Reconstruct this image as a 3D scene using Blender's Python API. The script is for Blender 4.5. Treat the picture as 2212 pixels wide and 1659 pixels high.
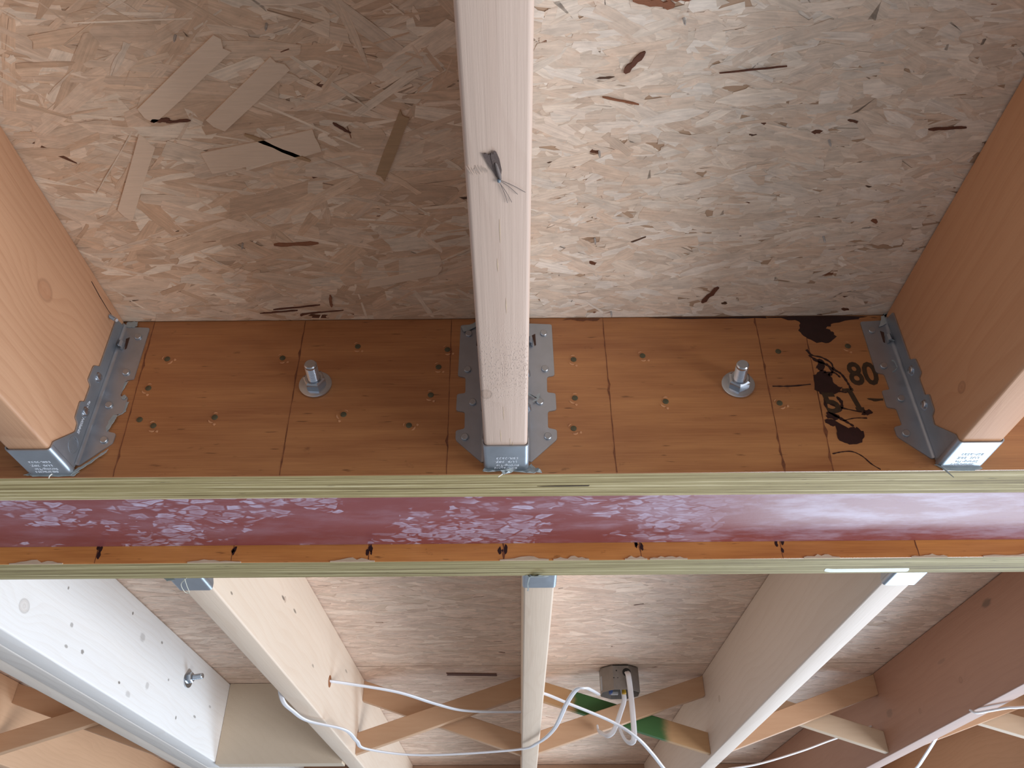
import bpy, math, random
from mathutils import Vector, Matrix
S = bpy.context.scene
for o in list(bpy.data.objects): bpy.data.objects.remove(o)
COL = S.collection
R = math.radians

# ------------------------------------------------------------------ camera, world, lights, exposure
cd = bpy.data.cameras.new('camera'); cam = bpy.data.objects.new('camera', cd); COL.objects.link(cam); S.camera = cam
cd.sensor_fit = 'HORIZONTAL'; cd.sensor_width = 36; cd.lens = 1738.3/2212*36; cd.clip_start = .01
pi_, ya_, ro_ = .6147, -.004, -.0061
fw = Vector((math.sin(ya_)*math.cos(pi_), math.cos(ya_)*math.cos(pi_), math.sin(pi_)))
rt = Vector((math.cos(ya_), -math.sin(ya_), 0)); up = rt.cross(fw)
r2 = math.cos(ro_)*rt + math.sin(ro_)*up; u2 = -math.sin(ro_)*rt + math.cos(ro_)*up
cam.matrix_world = Matrix(((r2.x, u2.x, -fw.x, .0083), (r2.y, u2.y, -fw.y, -.6501), (r2.z, u2.z, -fw.z, -.5435), (0, 0, 0, 1)))

W = bpy.data.worlds.new('world'); S.world = W; W.use_nodes = True
W.node_tree.nodes['Background'].inputs[0].default_value = (.80, .86, 1, 1)
W.node_tree.nodes['Background'].inputs[1].default_value = .55

def window_light(name, loc, target, sx, sy, power, color):
    l = bpy.data.lights.new(name, 'AREA'); l.shape = 'RECTANGLE'; l.size = sx; l.size_y = sy; l.energy = power; l.color = color
    o = bpy.data.objects.new(name, l); COL.objects.link(o); o.location = loc
    o.rotation_euler = (Vector(target)-Vector(loc)).to_track_quat('-Z', 'Y').to_euler(); return o
window_light('window_daylight_right', (3.0, -.5, -1.75), (0, 0, -.2), 2.2, 1.4, 112, (.93, .95, 1))
window_light('window_daylight_far', (2.3, 3.3, -2.0), (.2, .6, -.1), 2.0, 1.4, 98, (.66, .83, 1))
S.view_settings.view_transform = 'Standard'; S.view_settings.look = 'None'
S.view_settings.exposure = 0.0; S.view_settings.gamma = 1; S.view_settings.use_curve_mapping = False

# ------------------------------------------------------------------ node helpers
def new_mat(name):
    m = bpy.data.materials.new(name); m.use_nodes = True
    return m, m.node_tree, m.node_tree.nodes['Principled BSDF']
def nd(nt, typ, ins=None, **kw):
    n = nt.nodes.new(typ)
    for k, v in kw.items(): setattr(n, k, v)
    for k, v in (ins or {}).items(): put(nt, n.inputs[k], v)
    return n
def put(nt, sock, v):
    if isinstance(v, bpy.types.NodeSocket): nt.links.new(v, sock)
    elif v is not None:
        if isinstance(v, (tuple, list)) and len(v) == 3 and sock.type == 'RGBA': v = (*v, 1)
        sock.default_value = v
def M(nt, op, a, b=None, c=None, clamp=False):
    n = nt.nodes.new('ShaderNodeMath'); n.operation = op; n.use_clamp = clamp
    put(nt, n.inputs[0], a)
    if b is not None: put(nt, n.inputs[1], b)
    if c is not None: put(nt, n.inputs[2], c)
    return n.outputs[0]
def mixc(nt, f, a, b, blend='MIX'):
    n = nt.nodes.new('ShaderNodeMix'); n.data_type = 'RGBA'; n.blend_type = blend
    put(nt, n.inputs[0], f); put(nt, n.inputs[6], a); put(nt, n.inputs[7], b); return n.outputs[2]
def ramp(nt, f, stops, interp='LINEAR'):
    n = nt.nodes.new('ShaderNodeValToRGB'); e = n.color_ramp.elements; n.color_ramp.interpolation = interp
    while len(e) < len(stops): e.new(.5)
    for x, (p, c) in zip(e, stops):
        x.position = p; x.color = (*c, 1) if isinstance(c, tuple) else (c, c, c, 1)
    put(nt, n.inputs[0], f); return n.outputs[0]
def smooth(nt, v, lo, hi):
    n = nd(nt, 'ShaderNodeMapRange', interpolation_type='SMOOTHSTEP'); put(nt, n.inputs[0], v)
    n.inputs[1].default_value = lo; n.inputs[2].default_value = hi; return n.outputs[0]
def noise(nt, vec, scale, detail=3, rough=.5, out=0, dist=0):
    n = nd(nt, 'ShaderNodeTexNoise', {'Vector': vec, 'Scale': scale, 'Detail': detail, 'Roughness': rough, 'Distortion': dist}); return n.outputs[out]
def vmul(nt, v, s, off=(0, 0, 0)):
    n = nd(nt, 'ShaderNodeMapping', {'Vector': v, 'Scale': s, 'Location': off}); return n.outputs[0]
def bump(nt, bs, h, dist, strength=1.0, prev=None):
    n = nd(nt, 'ShaderNodeBump', {'Height': h, 'Distance': dist, 'Strength': strength})
    if prev is not None: put(nt, n.inputs['Normal'], prev)
    nt.links.new(n.outputs[0], bs.inputs['Normal']); return n.outputs[0]

def wood(name, light, dark, ring=1.0, F=90, F2=30, knots=(), knotc=(.16, .07, .035), rough=.55, seed=0, pits=0, grain=.5, wob=.02, split_color=None, dots=()):
    """sawn softwood, grain along local y; knots = (y, z or x, radius, axis)"""
    m, nt, bs = new_mat(name)
    P = nd(nt, 'ShaderNodeTexCoord').outputs['Object']
    P = vmul(nt, P, (1, 1, 1), (seed*.37, seed*1.31, seed*.73)) if seed else P
    sep0 = nd(nt, 'ShaderNodeSeparateXYZ', {0: nd(nt, 'ShaderNodeTexCoord').outputs['Object']}).outputs
    sep = nd(nt, 'ShaderNodeSeparateXYZ', {0: P}).outputs
    low = noise(nt, vmul(nt, P, (3, 1.6, 6)), 1.6, 2, .5)
    low2 = noise(nt, vmul(nt, P, (14, 3.5, 14)), 1.6, 2, .5)
    q = M(nt, 'MULTIPLY_ADD', M(nt, 'SUBTRACT', low, .5), wob*4, sep[2])
    q = M(nt, 'MULTIPLY_ADD', M(nt, 'SUBTRACT', low2, .5), wob, q)
    kmask = 0; core = None
    for (ky, kz, rad, ax) in knots:
        a = M(nt, 'SUBTRACT', sep0[1], ky); b = M(nt, 'SUBTRACT', sep0[2 if ax == 'z' else 0], kz)
        d2 = M(nt, 'ADD', M(nt, 'POWER', M(nt, 'DIVIDE', a, rad*2.4), 2), M(nt, 'POWER', M(nt, 'DIVIDE', b, rad*1.5), 2))
        g = M(nt, 'EXPONENT', M(nt, 'MULTIPLY', d2, -.55))
        q = M(nt, 'MULTIPLY_ADD', g, rad*2.3, q)
        e2 = M(nt, 'SQRT', M(nt, 'ADD', M(nt, 'POWER', M(nt, 'DIVIDE', a, rad), 2), M(nt, 'POWER', M(nt, 'DIVIDE', b, rad*.75), 2)))
        e2 = M(nt, 'ADD', e2, M(nt, 'MULTIPLY', M(nt, 'SUBTRACT', low2, .5), .8))
        core = e2 if core is None else M(nt, 'MINIMUM', core, e2)
    ph = M(nt, 'ADD', M(nt, 'MULTIPLY', q, F), M(nt, 'MULTIPLY', sep[0], F2))
    saw = M(nt, 'FRACT', ph)
    rg = M(nt, 'POWER', saw, 2.2)
    rg = M(nt, 'MULTIPLY', rg, M(nt, 'SUBTRACT', 1, smooth(nt, saw, .9, 1.0)))
    fib = noise(nt, vmul(nt, P, (420, 9, 420)), 1, 3, .6)
    blot = noise(nt, vmul(nt, P, (9, 2.5, 12)), 1.3, 3, .55)
    f = M(nt, 'ADD', M(nt, 'MULTIPLY', rg, .62*ring), M(nt, 'MULTIPLY', M(nt, 'SUBTRACT', fib, .42), grain))
    f = M(nt, 'ADD', f, M(nt, 'MULTIPLY', M(nt, 'SUBTRACT', blot, .5), .8), clamp=True)
    c = mixc(nt, f, light, dark)
    if core is not None:
        k = M(nt, 'SUBTRACT', 1, smooth(nt, core, .55, 1.25))
        kr = M(nt, 'MULTIPLY_ADD', M(nt, 'SINE', M(nt, 'MULTIPLY', core, 11)), .08, .36)
        c = mixc(nt, M(nt, 'MULTIPLY', k, kr), c, knotc)
        edge = M(nt, 'MULTIPLY', smooth(nt, core, .7, .95), M(nt, 'SUBTRACT', 1, smooth(nt, core, .95, 1.2)))
        c = mixc(nt, M(nt, 'MULTIPLY', edge, .30), c, tuple(x*.5 for x in knotc))
    for (ky, kz, ry, rz, dk) in dots:
        a = M(nt, 'DIVIDE', M(nt, 'SUBTRACT', sep0[1], ky), ry); b = M(nt, 'DIVIDE', M(nt, 'SUBTRACT', sep0[2], kz), rz)
        e = M(nt, 'SQRT', M(nt, 'ADD', M(nt, 'POWER', a, 2), M(nt, 'POWER', b, 2)))
        e = M(nt, 'ADD', e, M(nt, 'MULTIPLY', M(nt, 'SUBTRACT', fib, .5), .8))
        c = mixc(nt, M(nt, 'MULTIPLY', M(nt, 'SUBTRACT', 1, smooth(nt, e, .5, 1.1)), dk), c, (.10, .07, .05))
    put(nt, bs.inputs['Base Color'], c)
    bs.inputs['Roughness'].default_value = rough
    n1 = bump(nt, bs, fib, .0004, .5)
    if pits:
        p = noise(nt, vmul(nt, P, (1250, 380, 1250)), 1, 2, .6)
        msk = M(nt, 'EXPONENT', M(nt, 'MULTIPLY', M(nt, 'POWER', M(nt, 'DIVIDE', M(nt, 'SUBTRACT', sep0[1], -.155), .035), 2), -1))
        bump(nt, bs, M(nt, 'MULTIPLY', smooth(nt, p, .55, .72), M(nt, 'MULTIPLY_ADD', msk, .9, .02)), .0008, .8, n1)
    return m

def simple(name, col, rough=.5, metal=0, var=.0, scale=40, bumpd=0, stretch=(1, 1, 1), spec=.5):
    m, nt, bs = new_mat(name)
    P = nd(nt, 'ShaderNodeTexCoord').outputs['Object']
    n = noise(nt, vmul(nt, P, stretch), scale, 4, .6)
    c = mixc(nt, n, tuple(max(0, x*(1-var)) for x in col), tuple(min(1, x*(1+var)) for x in col))
    put(nt, bs.inputs['Base Color'], c); bs.inputs['Roughness'].default_value = rough; bs.inputs['Metallic'].default_value = metal
    bs.inputs['Specular IOR Level'].default_value = spec
    if bumpd: bump(nt, bs, n, bumpd)
    return m

# ------------------------------------------------------------------ mesh helpers
class MB:
    def __init__(s): s.v = []; s.f = []; s.col = []; s.uv = []
    def add(s, vs, fs):
        b = len(s.v); s.v += [tuple(v) for v in vs]; s.f += [tuple(i+b for i in f) for f in fs]; return s
    def prism(s, pts, a, b, plane='xz'):
        """polygon pts extruded between coordinates a and b on the third axis"""
        n = len(pts)
        def P(p, t):
            if plane == 'xz': return (p[0], t, p[1])
            if plane == 'yz': return (t, p[0], p[1])
            return (p[0], p[1], t)
        vs = [P(p, a) for p in pts] + [P(p, b) for p in pts]
        return s.add(vs, [tuple(range(n))[::-1], tuple(range(n, 2*n))] + [(i, (i+1) % n, n+(i+1) % n, n+i) for i in range(n)])
    def box(s, x0, x1, y0, y1, z0, z1): return s.prism([(x0, z0), (x1, z0), (x1, z1), (x0, z1)], y0, y1)
    def tube(s, c, axis, prof, n=24, hexa=False):
        """lathe: prof = [(radius, t)] along axis vector from c"""
        ax = Vector(axis).normalized(); u = ax.orthogonal().normalized(); w = ax.cross(u); c = Vector(c)
        vs = []
        for r, t in prof:
            for k in range(n):
                a = 2*math.pi*k/n; vs.append(c + ax*t + (u*math.cos(a)+w*math.sin(a))*r)
        fs = [(i*n+k, i*n+(k+1) % n, (i+1)*n+(k+1) % n, (i+1)*n+k) for i in range(len(prof)-1) for k in range(n)]
        fs += [tuple(range(n))[::-1], tuple((len(prof)-1)*n+k for k in range(n))]
        return s.add(vs, fs)
    def build(s, name, mat, parent=None, smooth=False, loc=None):
        me = bpy.data.meshes.new(name); me.from_pydata(s.v, [], s.f)
        import bmesh
        bm = bmesh.new(); bm.from_mesh(me); bmesh.ops.recalc_face_normals(bm, faces=bm.faces); bm.to_mesh(me); bm.free()
        me.materials.append(mat)
        if smooth:
            me.polygons.foreach_set('use_smooth', [True]*len(me.polygons)); me.set_sharp_from_angle(angle=R(38))
        o = bpy.data.objects.new(name, me); COL.objects.link(o)
        if parent: o.parent = parent
        if loc: o.location = loc
        return o
def tag(o, label=None, cat=None, group=None, kind=None):
    for k, v in (('label', label), ('category', cat), ('group', group), ('kind', kind)):
        if v: o[k] = v
    return o
def thing(name, loc, label, cat, group=None, rz=0):
    o = bpy.data.objects.new(name, None); o.empty_display_size = .02; COL.objects.link(o); o.location = loc; o.rotation_euler.z = rz
    return tag(o, label, cat, group)
def roundrect(hw, z0, z1, r, n=3):
    pts = []
    for cx, cz, a0 in ((hw-r, z1-r, 0), (-hw+r, z1-r, 90), (-hw+r, z0+r, 180), (hw-r, z0+r, 270)):
        for k in range(n+1):
            a = R(a0+90*k/n); pts.append((cx+r*math.cos(a), cz+r*math.sin(a)))
    return pts
def rounded(pts, r, n=3):
    out = []
    L = len(pts)
    for i in range(L):
        a, b, c = Vector(pts[i-1]), Vector(pts[i]), Vector(pts[(i+1) % L])
        u, w = (a-b), (c-b); d = min(r, u.length*.4, w.length*.4); p, q = b+u.normalized()*d, b+w.normalized()*d
        for k in range(n+1):
            t = k/n; out.append(tuple((1-t)**2*p + 2*t*(1-t)*b + t*t*q))
    return out
def spline(pts, n=10):
    P = [Vector(p) for p in pts]; P = [P[0]*2-P[1]] + P + [P[-1]*2-P[-2]]; out = []
    for i in range(1, len(P)-2):
        for k in range(n):
            t = k/n; a, b, c, d = P[i-1:i+3]
            out.append(.5*((2*b)+(c-a)*t+(2*a-5*b+4*c-d)*t*t+(3*b-a-3*c+d)*t**3))
    return out + [P[-2]]
def sweep(mb, path, sec, upv=(0, 0, 1)):
    n = len(sec); vs = []; N = Vector(upv)
    for i, p in enumerate(path):
        t = (path[min(i+1, len(path)-1)]-path[max(i-1, 0)]).normalized()
        N = (N - t*N.dot(t)).normalized(); B = t.cross(N)
        vs += [p+B*a+N*b for a, b in sec]
    fs = [(i*n+k, i*n+(k+1) % n, (i+1)*n+(k+1) % n, (i+1)*n+k) for i in range(len(path)-1) for k in range(n)]
    fs += [tuple(range(n))[::-1], tuple((len(path)-1)*n+k for k in range(n))]
    return mb.add(vs, fs)

# ------------------------------------------------------------------ materials
GALV, nt, bs = new_mat('galvanised_steel')
P = nd(nt, 'ShaderNodeTexCoord').outputs['Object']
n = noise(nt, P, 55, 4, .6)
put(nt, bs.inputs['Base Color'], mixc(nt, n, (.37, .41, .46), (.50, .55, .61))); bs.inputs['Metallic'].default_value = .85
put(nt, bs.inputs['Roughness'], M(nt, 'MULTIPLY_ADD', n, .2, .32)); bump(nt, bs, noise(nt, P, 140, 2, .5), .0002, .25)
EMBOSS = simple('bright_embossed_zinc', (.72, .76, .82), .55, .2, .05)
ZINC = simple('zinc_plated_bolt_steel', (.55, .60, .66), .22, .95, .12, 90)
ZINCDULL = simple('dull_nail_head_zinc', (.42, .44, .46), .38, .85, .2, 300, .0002)
FILM, nt, bs = new_mat('torn_grey_film')
P = nd(nt, 'ShaderNodeTexCoord').outputs['Object']; n = noise(nt, P, 160, 3, .6)
put(nt, bs.inputs['Base Color'], mixc(nt, n, (.30, .36, .37), (.50, .55, .55))); bs.inputs['Roughness'].default_value = .35
bs.inputs['Transmission Weight'].default_value = .15; bump(nt, bs, n, .001, .5)
OLIVEHEAD = simple('olive_nail_head', (.10, .095, .055), .5, .3, .3, 400, .0002)
WAX = simple('pale_dent_crumb', (.62, .33, .17), .6, 0, .25, 500)
RESIN = simple('dark_resin_stain', (.028, .010, .010), .38, 0, .5, 120, .0002)
INK = simple('faded_black_ink', (.05, .028, .012), .6, 0, .6, 220)
GLUE = simple('brown_glue_line', (.19, .065, .026), .5, 0, .9, 150)

def veneer_mat(name, light, dark, rough=.33):
    m, nt, bs = new_mat(name)
    P = nd(nt, 'ShaderNodeTexCoord').outputs['Object']; rnd = nd(nt, 'ShaderNodeObjectInfo').outputs['Random']
    a = noise(nt, vmul(nt, P, (4, 1, 42)), 1.4, 4, .6)
    b = noise(nt, vmul(nt, P, (14, 1, 900)), 1, 3, .65)
    c3 = noise(nt, vmul(nt, P, (38, 1, 300)), 1, 2, .5)
    f = M(nt, 'ADD', M(nt, 'MULTIPLY', M(nt, 'SUBTRACT', a, .5), 1.6), M(nt, 'MULTIPLY', M(nt, 'SUBTRACT', b, .5), .9))
    f = M(nt, 'ADD', f, M(nt, 'MULTIPLY_ADD', rnd, .42, .25), clamp=True)
    c = mixc(nt, f, light, dark)
    dk = M(nt, 'MULTIPLY', smooth(nt, c3, .66, .76), .75)
    c = mixc(nt, dk, c, tuple(x*.35 for x in dark))
    blot = noise(nt, vmul(nt, P, (30, 1, 60)), 1, 4, .7)
    c = mixc(nt, M(nt, 'MULTIPLY', smooth(nt, blot, .64, .74), .5), c, tuple(x*.45 for x in dark))
    put(nt, bs.inputs['Base Color'], c); bs.inputs['Roughness'].default_value = rough
    bs.inputs['Coat Weight'].default_value = .25; bs.inputs['Coat Roughness'].default_value = .25
    bump(nt, bs, b, .0002, .35); return m
VENEER = veneer_mat('amber_glossy_veneer', (.55, .262, .098), (.30, .112, .042))
VENEER2 = veneer_mat('bright_amber_veneer', (.80, .36, .10), (.46, .16, .04))
def edge_mat(name, cols, freq, y0):
    m, nt, bs = new_mat(name)
    P = nd(nt, 'ShaderNodeTexCoord').outputs['Object']; sp = nd(nt, 'ShaderNodeSeparateXYZ', {0: P}).outputs
    w = noise(nt, vmul(nt, P, (2.2, 20, 1)), 1.5, 2, .5)
    v = nd(nt, 'ShaderNodeCombineXYZ', {0: M(nt, 'MULTIPLY', sp[0], 3), 1: M(nt, 'MULTIPLY_ADD', w, .8, M(nt, 'MULTIPLY', sp[1], freq)), 2: 0}).outputs[0]
    ply = noise(nt, v, 1, 2, .6)
    fine = noise(nt, vmul(nt, P, (25, 1500, 1)), 1, 4, .7)
    c = ramp(nt, M(nt, 'ADD', ply, M(nt, 'MULTIPLY', M(nt, 'SUBTRACT', fine, .5), .45)), [(.33, cols[0]), (.44, cols[1]), (.55, cols[2]), (.65, cols[3])])
    chip = noise(nt, vmul(nt, P, (26, 420, 1)), 1, 3, .6)
    c = mixc(nt, M(nt, 'MULTIPLY', smooth(nt, chip, .68, .73), .85), c, (.06, .035, .018))
    put(nt, bs.inputs['Base Color'], c); bs.inputs['Roughness'].default_value = .65
    bump(nt, bs, M(nt, 'SUBTRACT', fine, M(nt, 'MULTIPLY', smooth(nt, chip, .68, .73), 2)), .0006, .7); return m
EDGE = edge_mat('olive_veneer_edges', ((.20, .145, .055), (.34, .27, .115), (.44, .36, .17), (.66, .57, .34)), 300, 0)
EDGE2 = edge_mat('olive_veneer_edges_worn', ((.19, .14, .06), (.31, .255, .115), (.39, .33, .16), (.54, .47, .27)), 230, 0)

RED, nt, bs = new_mat('red_oxide_primer_scuffed')
P = nd(nt, 'ShaderNodeTexCoord').outputs['Object']
W1 = nd(nt, 'ShaderNodeVectorMath', {0: P, 1: nd(nt, 'ShaderNodeVectorMath', {0: noise(nt, P, 22, 3, .6, out=1), 1: (.022, .018, 0)}, operation='MULTIPLY').outputs[0]}, operation='ADD').outputs[0]
sk = nd(nt, 'ShaderNodeMapping', {'Vector': W1, 'Rotation': (0, 0, R(-24)), 'Scale': (48, 105, 1)}).outputs[0]
vo = nd(nt, 'ShaderNodeTexVoronoi', {'Vector': sk, 'Scale': 1.0, 'Randomness': 1.0}); ve = nd(nt, 'ShaderNodeTexVoronoi', {'Vector': sk, 'Scale': 1.0}, feature='DISTANCE_TO_EDGE')
cr = nd(nt, 'ShaderNodeSeparateColor', {0: vo.outputs['Color']}).outputs
mask = noise(nt, vmul(nt, P, (6, 10, 1), (2.3, 1.1, 0)), 1, 2, .5)
cell = M(nt, 'MULTIPLY', M(nt, 'GREATER_THAN', M(nt, 'MULTIPLY_ADD', mask, 3.2, M(nt, 'MULTIPLY', cr[0], .6)), 1.96), smooth(nt, ve.outputs[0], .03, .13))
ringy = M(nt, 'MULTIPLY_ADD', M(nt, 'SUBTRACT', 1, smooth(nt, ve.outputs[0], .12, .35)), .35, .55)
cell = M(nt, 'MULTIPLY', M(nt, 'MULTIPLY', cell, ringy), M(nt, 'MULTIPLY_ADD', cr[1], .8, .3))
sk2 = nd(nt, 'ShaderNodeMapping', {'Vector': W1, 'Rotation': (0, 0, R(18)), 'Scale': (95, 190, 1), 'Location': (3, 7, 0)}).outputs[0]
vo2 = nd(nt, 'ShaderNodeTexVoronoi', {'Vector': sk2, 'Scale': 1.0}); ve2 = nd(nt, 'ShaderNodeTexVoronoi', {'Vector': sk2, 'Scale': 1.0}, feature='DISTANCE_TO_EDGE'); cr2 = nd(nt, 'ShaderNodeSeparateColor', {0: vo2.outputs['Color']}).outputs
cell2 = M(nt, 'MULTIPLY', M(nt, 'GREATER_THAN', M(nt, 'MULTIPLY_ADD', mask, 2.8, M(nt, 'MULTIPLY', cr2[0], .6)), 1.80), smooth(nt, ve2.outputs[0], .02, .25))
cell = M(nt, 'MAXIMUM', cell, M(nt, 'MULTIPLY', cell2, M(nt, 'MULTIPLY_ADD', cr2[2], .6, .1)))
cell = M(nt, 'MULTIPLY', cell, M(nt, 'MULTIPLY_ADD', noise(nt, P, 60, 4, .7), 1.7, .0), clamp=True)
cloud = M(nt, 'MULTIPLY', smooth(nt, noise(nt, nd(nt, 'ShaderNodeMapping', {'Vector': P, 'Rotation': (0, 0, R(-12)), 'Scale': (9, 30, 1)}).outputs[0], 1, 5, .65), .42, .68), .55)
spx = nd(nt, 'ShaderNodeSeparateXYZ', {0: P}).outputs[0]
cloud = M(nt, 'MULTIPLY', cloud, M(nt, 'MULTIPLY_ADD', smooth(nt, spx, -.1, .4), 1.2, .4))
cell = M(nt, 'MULTIPLY', cell, M(nt, 'SUBTRACT', 1, M(nt, 'MULTIPLY', smooth(nt, spx, .12, .3), .9)))
base = mixc(nt, noise(nt, P, 14, 4, .6), (.235, .058, .060), (.30, .085, .085))
c = mixc(nt, cloud, base, (.46, .33, .42)); c = mixc(nt, cell, c, (.58, .50, .66))
dirt = noise(nt, vmul(nt, P, (120, 200, 1)), 1, 3, .7)
c = mixc(nt, M(nt, 'MULTIPLY', smooth(nt, dirt, .72, .78), .7), c, (.05, .03, .03))
put(nt, bs.inputs['Base Color'], c); put(nt, bs.inputs['Roughness'], M(nt, 'MULTIPLY_ADD', cell, .3, .42)); bump(nt, bs, noise(nt, P, 200, 3, .6), .0003, .3)

# OSB strands: colour comes from each strand's own attribute
OSB, nt, bs = new_mat('osb_strand_wood')
at = nd(nt, 'ShaderNodeAttribute', attribute_name='tint').outputs['Color']; uv = nd(nt, 'ShaderNodeUVMap', uv_map='strand').outputs[0]
g = noise(nt, vmul(nt, uv, (18, 620, 1)), 1, 3, .6); g2 = noise(nt, vmul(nt, uv, (50, 160, 1)), 1, 3, .6)
f = M(nt, 'ADD', M(nt, 'MULTIPLY', M(nt, 'SUBTRACT', g, .5), .55), M(nt, 'MULTIPLY', M(nt, 'SUBTRACT', g2, .5), .6))
f = M(nt, 'ADD', f, 1.0)
OP = nd(nt, 'ShaderNodeTexCoord').outputs['Object']
wv = nd(nt, 'ShaderNodeVectorMath', {0: OP, 1: nd(nt, 'ShaderNodeVectorMath', {0: noise(nt, OP, 45, 3, .6, out=1), 1: (.02, .02, 0)}, operation='MULTIPLY').outputs[0]}, operation='ADD').outputs[0]
o1 = noise(nt, vmul(nt, wv, (45, 130, 1)), 1, 4, .65); o2 = noise(nt, vmul(nt, wv, (60, 340, 1), (5, 2, 0)), 1, 3, .6)
f = M(nt, 'ADD', f, M(nt, 'MULTIPLY', M(nt, 'SUBTRACT', o1, .5), .55))
c = mixc(nt, 1.0, at, nd(nt, 'ShaderNodeCombineXYZ', {0: f, 1: f, 2: f}).outputs[0], 'MULTIPLY')
c = mixc(nt, M(nt, 'MULTIPLY', smooth(nt, o1, .54, .70), .30), c, (.46, .26, .15))
c = mixc(nt, M(nt, 'MULTIPLY', smooth(nt, o2, .68, .74), .55), c, (.20, .095, .055))
c = mixc(nt, M(nt, 'MULTIPLY', M(nt, 'SUBTRACT', 1, smooth(nt, o2, .26, .34)), .4), c, (.86, .76, .64))
put(nt, bs.inputs['Base Color'], c); bs.inputs['Roughness'].default_value = .6; bump(nt, bs, g, .0003, .4)
def board_mat(name, a, b, d):
    m, nt, bs = new_mat(name); P = nd(nt, 'ShaderNodeTexCoord').outputs['Object']
    n = noise(nt, vmul(nt, P, (22, 70, 1)), 1, 5, .65); v = nd(nt, 'ShaderNodeTexVoronoi', {'Vector': vmul(nt, P, (30, 95, 1)), 'Scale': 1.0})
    c = mixc(nt, n, a, b); c = mixc(nt, M(nt, 'MULTIPLY', nd(nt, 'ShaderNodeSeparateColor', {0: v.outputs['Color']}).outputs[0], .5), c, d)
    put(nt, bs.inputs['Base Color'], c); bs.inputs['Roughness'].default_value = .7; return m
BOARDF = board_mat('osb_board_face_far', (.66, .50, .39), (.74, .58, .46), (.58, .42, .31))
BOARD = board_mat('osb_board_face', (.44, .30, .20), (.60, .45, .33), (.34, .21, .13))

# ------------------------------------------------------------------ ceiling: deck slab, OSB panels, their strands
deck = MB().box(-1.7, 1.7, -1.6, 3.4, .0195, .032).build('ceiling', simple('deck_top', (.4, .3, .2), .8), None)
tag(deck, 'underside of the floor deck above the joists, sheathed in strand board', None, None, 'structure')
def panel(x0, x1, y0, y1, z=.0001, m=None):
    return MB().box(x0+.0008, x1-.0008, y0+.0008, y1-.0008, z, .019).build('osb_panel', m or BOARD, deck)
def strands(parent, x0, x1, y0, y1, n, Lr, Wr, sig, pal, seed, rag=.12, bark=.015, zr=.0011, name='strands', tilt=1.0, th=.0005):
    rnd = random.Random(seed); V = []; F = []; C = []; U = []
    for _ in range(n):
        cx = rnd.uniform(x0, x1); cy = rnd.uniform(y0, y1); a = rnd.gauss(0, sig)
        L = rnd.uniform(*Lr)*(1 if rnd.random() < .75 else .45); Wd = rnd.uniform(*Wr)
        if rnd.random() < .3: Wd *= .35
        L = max(L, Wd*1.3)
        isb = rnd.random() < bark
        if isb: L *= .3; Wd *= .28; col = rnd.choice([(.13, .05, .025), (.09, .045, .025), (.22, .09, .045)])
        else:
            p, q = rnd.sample(pal, 2); t = rnd.random(); col = tuple(u*t+w*(1-t) for u, w in zip(p, q)); k = rnd.uniform(.88, 1.08); col = tuple(u*k for u in col)
        ns = 4; top = []; bot = []
        s0, s1 = rnd.uniform(-.5, .5)*Wd, rnd.uniform(-.5, .5)*Wd
        for i in range(ns+1):
            u = -L/2 + L*i/ns; tp = 1.0
            if rnd.random() < .5 and i in (0, ns): tp = rnd.uniform(.15, .8)
            top.append((u + (s0 if i == 0 else s1 if i == ns else 0) + rnd.uniform(-1, 1)*rag*Wd, Wd/2*tp*(1+rnd.uniform(-1, 1)*rag)))
            bot.append((u + rnd.uniform(-1, 1)*rag*Wd, -Wd/2*tp*(1+rnd.uniform(-1, 1)*rag)))
        e0 = (-L/2-rnd.uniform(0, .4)*Wd, rnd.uniform(-.3, .3)*Wd); e1 = (L/2+rnd.uniform(0, .4)*Wd, rnd.uniform(-.3, .3)*Wd)
        pts = [e0]+bot+[e1]+top[::-1]; m = len(pts); ca, sa = math.cos(a), math.sin(a)
        z = -rnd.uniform(0, zr); tx, ty = rnd.gauss(0, .004)*tilt, rnd.gauss(0, .010)*tilt
        b = len(V); uo = rnd.uniform(0, 9)
        for dz in (0, th):
            for (u, w) in pts:
                x, y = cx+u*ca-w*sa, cy+u*sa+w*ca
                x = min(max(x, x0), x1); y = min(max(y, y0), y1)
                V.append((x, y, min(z+dz+tx*u+ty*w, .0012)))
        F.append(tuple(range(b, b+m))[::-1]); nf = 1
        F += [(b+i, b+(i+1) % m, b+m+(i+1) % m, b+m+i) for i in range(m)]
        C += [col]*(2*m); U += [(u+uo, w+uo) for (u, w) in pts]*2
    me = bpy.data.meshes.new(name); me.from_pydata(V, [], F)
    ca_ = me.color_attributes.new('tint', 'FLOAT_COLOR', 'POINT')
    ca_.data.foreach_set('color', [k for c in C for k in (*c, 1)])
    ul = me.uv_layers.new(name='strand'); li = [0]*len(me.loops); me.loops.foreach_get('vertex_index', li)
    ul.data.foreach_set('uv', [k for i in li for k in U[i]])
    me.materials.append(OSB); o = bpy.data.objects.new(name, me); COL.objects.link(o); o.parent = parent; o['kind'] = 'stuff'
    return o
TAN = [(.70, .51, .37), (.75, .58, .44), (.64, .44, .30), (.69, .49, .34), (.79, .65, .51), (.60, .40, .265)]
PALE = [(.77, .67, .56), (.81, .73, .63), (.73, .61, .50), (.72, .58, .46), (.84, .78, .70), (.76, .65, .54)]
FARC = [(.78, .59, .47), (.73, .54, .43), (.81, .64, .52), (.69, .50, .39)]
p_nl = panel(-1.7, 0, -1.6, .22); p_nr = panel(0, 1.7, -1.6, .22)
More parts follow.
